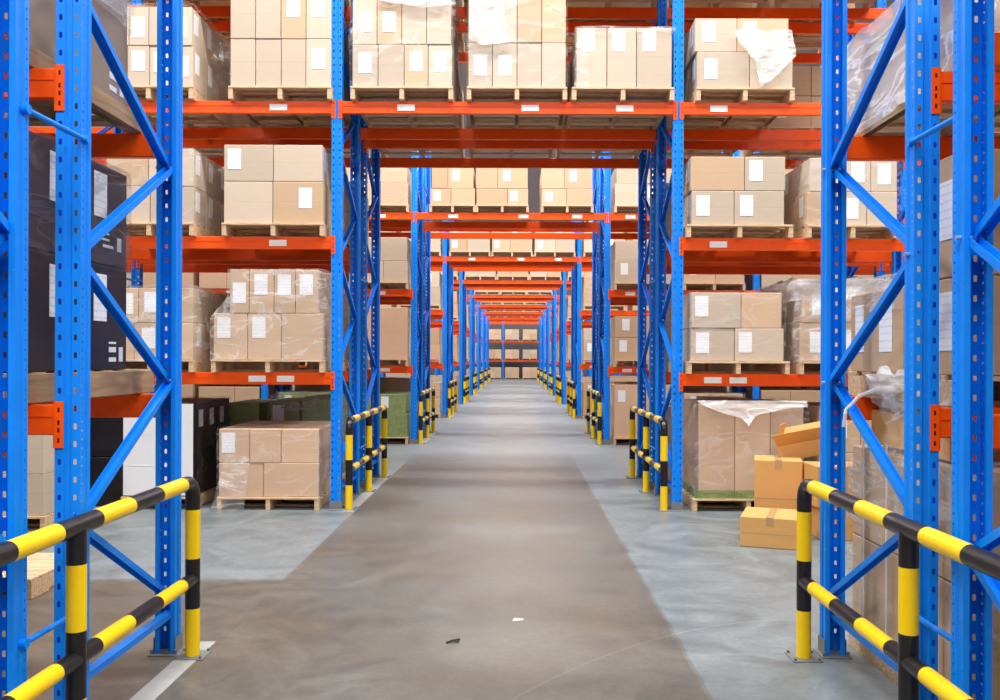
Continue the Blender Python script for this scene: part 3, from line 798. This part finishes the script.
# back half of third row
yb3 = P0+PITCH*2+SECOND-.04
for (a, b_, bay) in ((-2.80, -1.78, 'left bay'), (1.78, 2.80, 'right bay')):
    for z, sh in ((z1, 'low shelf'), (z2, 'middle shelf'), (z3, 'high shelf')):
        load(a, b_, yb3, z, [(.75, E2, {}, 0, 0)], f'back of third rack, {bay}, {sh}, inner pallet', rear=True)
# end of the passage
ye = YE-.04
for k, (a, b_) in enumerate(((-1.80, -.88), (-.62, .36), (.62, 1.62))):
    nm = ('left', 'centre', 'right')[k]
    for z, sh, h in ((0, 'floor', .72), (z1, 'low shelf', .62), (z2, 'middle shelf', .7)):
        load(a, b_, ye, z, [(h/2, E2, {}, 0, 0), (h/2, E2, {}, 0, 0)], f'far end rack, {sh}, {nm} pallet', mat=('card', 'card2', 'card3')[(k+int(z)) % 3], rear=True)

def flush_bulk():
    ms = ['card', 'card2', 'card3']; mb = MB()
    for (x, y, z, w, d, h, m) in BULK: mb.cbox(x-w/2, x+w/2, y, y+d, z, z+h, .005, ms.index(m))
    o = link('distant_cartons', mb.mesh('distant_cartons', ms))
    tag(o, 'many small tan cartons stacked on the distant rack rows along the passage', 'cartons', kind='stuff')
flush_bulk()

# ------------------------------------------------------------------ first rack row, left: black cartons
XL = -1.86     # face towards the passage
def black_stack(z, tiers, where, ys=(3.42, 3.96, 4.50), w=.62, mat='card_dark'):
    zz = z
    for t, h in enumerate(tiers):
        for k in range(len(ys)-1):
            dd = ys[k+1]-ys[k]
            o = carton(XL-w/2, ys[k], zz+.001, w, dd-.006, h-.004, f'{"black" if mat == "card_dark" else "taupe"} printed carton, {("lower", "upper")[t]} tier, {("near", "far")[k]} one, {where}', mat, 'dark cartons beside the camera')
            if mat == 'card_dark': paper_label(o, w/2+.0012, h*.68, .13, h*.44, dd*.45 if k else dd*.72, PI/2)
            mb = MB()
            for (a, b_, c, d_) in ((.62, .76, .25, .27), (.62, .76, .17, .22), (.62, .76, .08, .12), (.82, .9, .08, .22)) if t == 0 else ((.45, .62, .30, .32), (.45, .62, .24, .26), (.5, .7, .17, .20), (.78, .86, .16, .3)):
                mb.box(0, .0015, dd*a, dd*b_, h*c, h*d_)
            if k: link('printed_mark', mb.mesh('printed_mark', ['white_card']), o, (w/2+.001, 0, 0))
            if k == 0:
                paper_label(o, -.1, h*.6, .16, h*.4)
        zz += h
pl = pallet(XL-.32, 3.40, LA[0], .66, 'worn plank pallet under the black cartons beside the camera, low shelf', d=1.34, m='wood_old')
mb = MB(); mb.cbox(0, .025, 0, 1.34, .004, PH-.004, .003); link('side_board', mb.mesh('side_board', ['wood_side']), pl, (.335, 0, 0))
black_stack(LA[0]+PH, (.50, .47), 'low shelf beside the camera')
wrap(XL-.62, XL, 3.42, 4.50, LA[0]+PH+.48, LA[0]+PH+.98, 'smoky purple film round the upper black cartons, low shelf beside the camera', 'film_dark', .012, seed=61)
pl = pallet(XL-.32, 3.42, LA[1], .66, 'worn plank pallet under the taupe cartons beside the camera, middle shelf', d=1.24, m='wood_old'); pl.scale.z = .72
mb = MB(); mb.cbox(0, .025, 0, 1.24, .004, PH-.004, .003); link('side_board', mb.mesh('side_board', ['wood_side']), pl, (.335, 0, 0))
black_stack(LA[1]+PH*.72, (.62,), 'middle shelf beside the camera', ys=(3.45, 3.95, 4.50), mat='card_grey')
wrap(XL-.62, XL, 3.45, 4.52, LA[1]+PH+.36, LA[1]+PH+.62, 'milky film band round the top of the taupe cartons beside the camera', 'film_mid', .015, seed=63)
# cartons and an empty pallet standing in the aisle, seen between the left uprights
for k, (z, h) in enumerate(((.126, .36), (.487, .42))):
    carton(-4.28, 7.75, z, .62, .8, h, f'tan carton seen between the left uprights, {("lower", "upper")[k]} one', 'card', 'cartons standing in the left aisle')
pallet(-4.28, 7.72, 0, .66, 'wooden pallet under the two cartons seen between the left uprights', d=.86)
pallet(-3.35, 5.55, 0, .9, 'empty wooden pallet lying on the floor behind the left guard rail', d=.75)

# ------------------------------------------------------------------ first rack row, right
XRR = 1.85
def rstack(ys, tiers, z, where, w=.9, mat='card2', labs=True):
    for k in range(len(ys)-1):
        zz = z
        for t, h in enumerate(tiers[k]):
            dd = ys[k+1]-ys[k]
            o = carton(XRR+w/2, ys[k], zz+.001, w, dd-.006, h-.004, f'tan carton, {("lower", "upper")[t]} tier, {("near", "far", "farthest")[k]} one, {where}', mat, 'tan cartons on the rack beside the camera',)
            if labs: 
                paper_label(o, -w/2-.001, h*.55, .15, min(.24, h*.6), dd*.3, -PI/2)
                if k == 1: paper_label(o, -w/2-.001, h*.55, .11, min(.24, h*.6), dd*.8, -PI/2)
            zz += h
pallet(XRR+.48, 3.50, 0, .98, 'wooden pallet on the floor under the strapped load, right of the passage', d=1.24)
rstack((3.52, 4.1, 4.72), ((.47, .47), (.47, .46)), PH, 'floor right of passage', mat='card2', labs=False)
fl = wrap(XRR, XRR+.94, 3.52, 4.72, .10, 1.08, 'clear film round the strapped floor load beside the camera, right of passage', 'film_mid', .012, seed=71, off=.012, chop=lambda x, y, z: z > .66 or noise.noise(Vector((x*2, y*2, z*3))) > .1)
mb = MB()
for yy in (3.72, 4.22, 4.5): mb.box(-.47-.028, -.47-.024, yy-4.12-.006, yy-4.12+.006, .03, 1.0)
link('strap', mb.mesh('strap', ['strap']), fl)
carton(XRR+.30, 3.75, 1.075, .52, .82, .17, 'shallow tan carton lying on top of the strapped floor load', 'card_new', 'tan cartons on the rack beside the camera')
pallet(XRR+.45, 3.50, LA[0], .92, 'wooden pallet under the labelled cartons on the low shelf right of the camera', d=1.26)
rstack((3.55, 4.1, 4.75), ((.40, .50), (.40,)), LA[0]+PH, 'low shelf right of passage')
wrap(XRR, XRR+.9, 4.1, 4.77, LA[0]+PH+.30, LA[0]+PH+.46, 'crumpled film lying over the far carton, low shelf right of passage', 'film_mid', .03, seed=73, off=.01)
pallet(XRR+.45, 3.50, LA[1], .92, 'wooden pallet under the heavily wrapped cartons, middle shelf right of the camera', d=1.4)
rstack((3.55, 4.25, 5.0), ((.36,), (.36,)), LA[1]+PH, 'middle shelf right of passage', labs=False)
wrap(XRR, XRR+.9, 3.55, 5.07, LA[1]+.02, LA[1]+PH+.40, 'silvery crumpled film wrapped thick round the middle shelf load right of passage', 'film_dense', .03, seed=75, off=.015)
# loose film bundle on the low shelf end
def film_clump(x, y, z, s, label, seed):
    mb = MB(); n, m_ = 18, 12; vs = []
    for j in range(m_+1):
        for i in range(n):
            a = 2*PI*i/n; b_ = PI*j/m_
            d = Vector((math.sin(b_)*math.cos(a), math.sin(b_)*math.sin(a), math.cos(b_)))
            r = 1+.55*noise.fractal(d*2.3+Vector((seed, 0, 0)), 1, 2, 4)
            vs.append((d.x*r*s[0], d.y*r*s[1], d.z*r*s[2]))
    mb.add(vs, [(j*n+i, j*n+(i+1) % n, (j+1)*n+(i+1) % n, (j+1)*n+i) for j in range(m_) for i in range(n)], 0, True)
    o = link('film_bundle', mb.mesh('film_bundle', ['film_dense']), None, (x, y, z)); tag(o, label, 'film', 'loose film bundles')
    mb = MB(); mb.tube([(-s[0]*.7, 0, 0), (-s[0]*1.6, .06, -s[2]*.5), (-s[0]*2.1, .1, -s[2]*1.3), (-s[0]*2.2, .1, -s[2]*2.2)], .01, None, 6)
    link('film_tail', mb.mesh('film_tail', ['film_dense']), o)
film_clump(XRR+.04, 4.25, LA[0]+.06, (.10, .26, .09), 'white bundle of torn film hanging at the low shelf edge, right of passage', 3)
drape([(XRR-.03, 3.6, LA[0]+PH+.02), (XRR-.03, 4.25, LA[0]+.08)], [(XRR-.04, 3.55, .95), (XRR-.04, 4.1, .98)], 'sheet of film trailing from the low shelf down the strapped load, right of passage', 'film_mid', 79, .03, (-1, 0, 0))
# front half of the first row, right edge of the view
for (z, hs, nm) in ((0, (.5, .45), 'floor'), (LA[0], (.45, .4), 'low shelf'), (LA[1], (.45,), 'middle shelf')):
    pallet(XRR+.45, 2.1, z, .92, f'wooden pallet, {nm}, at the right edge of the view beside the camera', d=1.16)
    zz = z+PH
    for t, h in enumerate(hs):
        carton(XRR+.45, 2.14, zz+.001, .9, 1.08, h-.004, f'tan carton, {("lower", "upper")[t]} tier, {nm}, at the right edge of the view', 'card', 'tan cartons on the rack beside the camera')
        zz += h

# ------------------------------------------------------------------ loose cartons on the right
def open_box(x, y, z, w, d, h, label, rz=0, ry=0, rx=0, flaps=True, m='card_new'):
    t = .006
    mb = MB()
    mb.cbox(-w/2, w/2, 0, t, 0, h, .001); mb.cbox(-w/2, w/2, d-t, d, 0, h, .001)
    mb.cbox(-w/2, -w/2+t, t, d-t, 0, h, .001); mb.cbox(w/2-t, w/2, t, d-t, 0, h, .001); mb.cbox(-w/2+t, w/2-t, t, d-t, 0, t, .001)
    o = link('cardboard_box', mb.mesh('open_carton', [m]), None, (x, y, z), (rx, ry, rz)); tag(o, label, 'carton', 'loose yellow-tan cartons on the floor')
    if flaps:
        mb = MB(); mb.cbox(-w/2, w/2, 0, .005, 0, d*.45, .001); fm = mb.mesh('flap', [m])
        link('flap', fm, o, (0, d-.002, h), (math.radians(-38), 0, 0))
        link('flap', fm, o, (0, .002, h), (math.radians(50), 0, 0))
        mb = MB(); mb.cbox(0, .005, 0, d, 0, w*.4, .001); fm = mb.mesh('flap', [m])
        link('flap', fm, o, (-w/2, 0, h), (0, math.radians(20), 0))
        link('flap', fm, o, (w/2-.005, 0, h), (0, math.radians(60), 0))
    return o
def taped(x, y, z, w, d, h, label, rot=0):
    o = carton(x, y, z, w, d, h, label, 'card_new', 'loose yellow-tan cartons on the floor', rot=rot)
    mb = MB(); mb.box(-.03, .03, -.0015, d+.001, h, h+.0015); mb.box(-.03, .03, -.0015, 0, h-.07, h+.0015)
    link('tape', mb.mesh('tape', ['tape']), o)
    mb = MB(); mb.box(-w/2+.006, w/2-.006, -.0012, 0, h*.46, h*.475); link('seam', mb.mesh('seam', ['tape']), o)
    return o
taped(2.10, 7.12, .001, .46, .50, .24, 'low closed yellow-tan carton lying in front of the loose ones on the floor', rot=math.radians(-20))
taped(2.36, 7.78, .001, .40, .42, .62, 'upright yellow-tan carton standing behind the low one on the floor', rot=math.radians(-15))
taped(2.86, 7.42, .001, .50, .36, .27, 'yellow-tan carton on the floor under the open one, beside the upright carton')
taped(2.85, 7.42, .275, .56, .37, .34, 'yellow-tan carton stacked beside the upright carton, behind the guard rail end')
open_box(2.70, 8.02, .625, .5, .38, .14, 'open yellow-tan carton tipped on top of the loose ones, flaps spread', rz=math.radians(-24), ry=math.radians(-13))

# ------------------------------------------------------------------ room shell
def structure(o, label=None): o['kind'] = 'structure'; return o
def slab(name, x0, x1, y0, y1, z0, z1, m):
    mb = MB(); mb.box(x0, x1, y0, y1, z0, z1); return structure(link(name, mb.mesh(name, [m])))
WX, WY0, WY1, CZ = 11.0, -5.0, 66.0, 9.2
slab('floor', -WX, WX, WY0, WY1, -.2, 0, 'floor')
slab('wall_left', -WX-.2, -WX, WY0, WY1, 0, CZ, 'wall'); slab('wall_right', WX, WX+.2, WY0, WY1, 0, CZ, 'wall')
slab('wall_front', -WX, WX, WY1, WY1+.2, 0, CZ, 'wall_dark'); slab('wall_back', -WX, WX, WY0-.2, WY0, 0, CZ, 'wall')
slab('ceiling', -WX-.2, WX+.2, WY0-.2, WY1+.2, CZ, CZ+.2, 'ceil')
M['line'] = plain('worn_white_floor_paint', (168, 168, 164), .5, var=.12, scale=12)
for i in range(9):
    y = P0+PITCH*i
    mb = MB(); mb.box(-1.60, -1.49, y-.1, y+2.66, 0, .0015); structure(link(f'trim_{i+1}', mb.mesh('floor_line', ['line'])))

# a scrap of paper lying in the lane
mb = MB(); mb.add([(-.03, 0, .003), (.03, .01, .006), (.035, .05, .003), (-.02, .045, .008)], [(0, 1, 2, 3)]); 
o = link('paper_scrap', mb.mesh('paper_scrap', ['strap']), None, (.10, 5.12, 0)); tag(o, 'tiny white scrap of paper lying on the concrete lane', 'scrap')

mb = MB(); mb.tube([(-.035, -.02, .006), (0, 0, .012), (.03, .035, .006)], .006, None, 6); mb.tube([(0, 0, .012), (.03, -.01, .005)], .004, None, 6)
o = link('twig', mb.mesh('twig', ['card_dark'])); o.location = (-.24, 4.74, 0); tag(o, 'tiny dark broken twig lying on the concrete lane', 'scrap')
# ------------------------------------------------------------------ light
def area(name, x, y, z, sx, sy, power, col=(1, .99, .97), rot=(0, 0, 0)):
    l = bpy.data.lights.new(name, 'AREA'); l.shape = 'RECTANGLE'; l.size = sx; l.size_y = sy; l.energy = power; l.color = col
    o = bpy.data.objects.new(name, l); C.objects.link(o); o.location = (x, y, z); o.rotation_euler = rot
    return o
for i in range(0, 9):
    ymid = P0+PITCH*i+2.54+(PITCH-2.54)/2
    for x in (-5.2, 0, 5.2): area('aisle_area_light', x, ymid, 8.85, 3.6, .5, (600, 480)[i] if i < 2 else 450)
for x in (-5.2, 0, 5.2): area('aisle_area_light', x, -.6, 7.6, 3.6, 1.2, 560)  # unseen fill, added behind the camera to brighten the near racks
w = bpy.data.worlds.new('World'); bpy.context.scene.world = w; w.use_nodes = True
w.node_tree.nodes['Background'].inputs[0].default_value = (1, 1, 1, 1); w.node_tree.nodes['Background'].inputs[1].default_value = .5

# ------------------------------------------------------------------ camera
cam = bpy.data.cameras.new('camera'); co = bpy.data.objects.new('camera', cam); C.objects.link(co)
cam.sensor_width = 36; cam.lens = 32.4; cam.shift_x = -.015; cam.shift_y = .008
cam.clip_end = 200
co.location = (.08, 0, 1.5)
co.rotation_euler = (Matrix.Rotation(PI/2, 3, 'X') @ Matrix.Rotation(math.radians(.2), 3, 'Z')).to_euler()
sc = bpy.context.scene; sc.camera = co
sc.view_settings.view_transform = 'Standard'; sc.view_settings.look = 'None'; sc.view_settings.gamma = 1; sc.view_settings.use_curve_mapping = False
sc.view_settings.exposure = -.22
sc.cycles.max_bounces = 8; sc.cycles.diffuse_bounces = 4; sc.cycles.transparent_max_bounces = 24
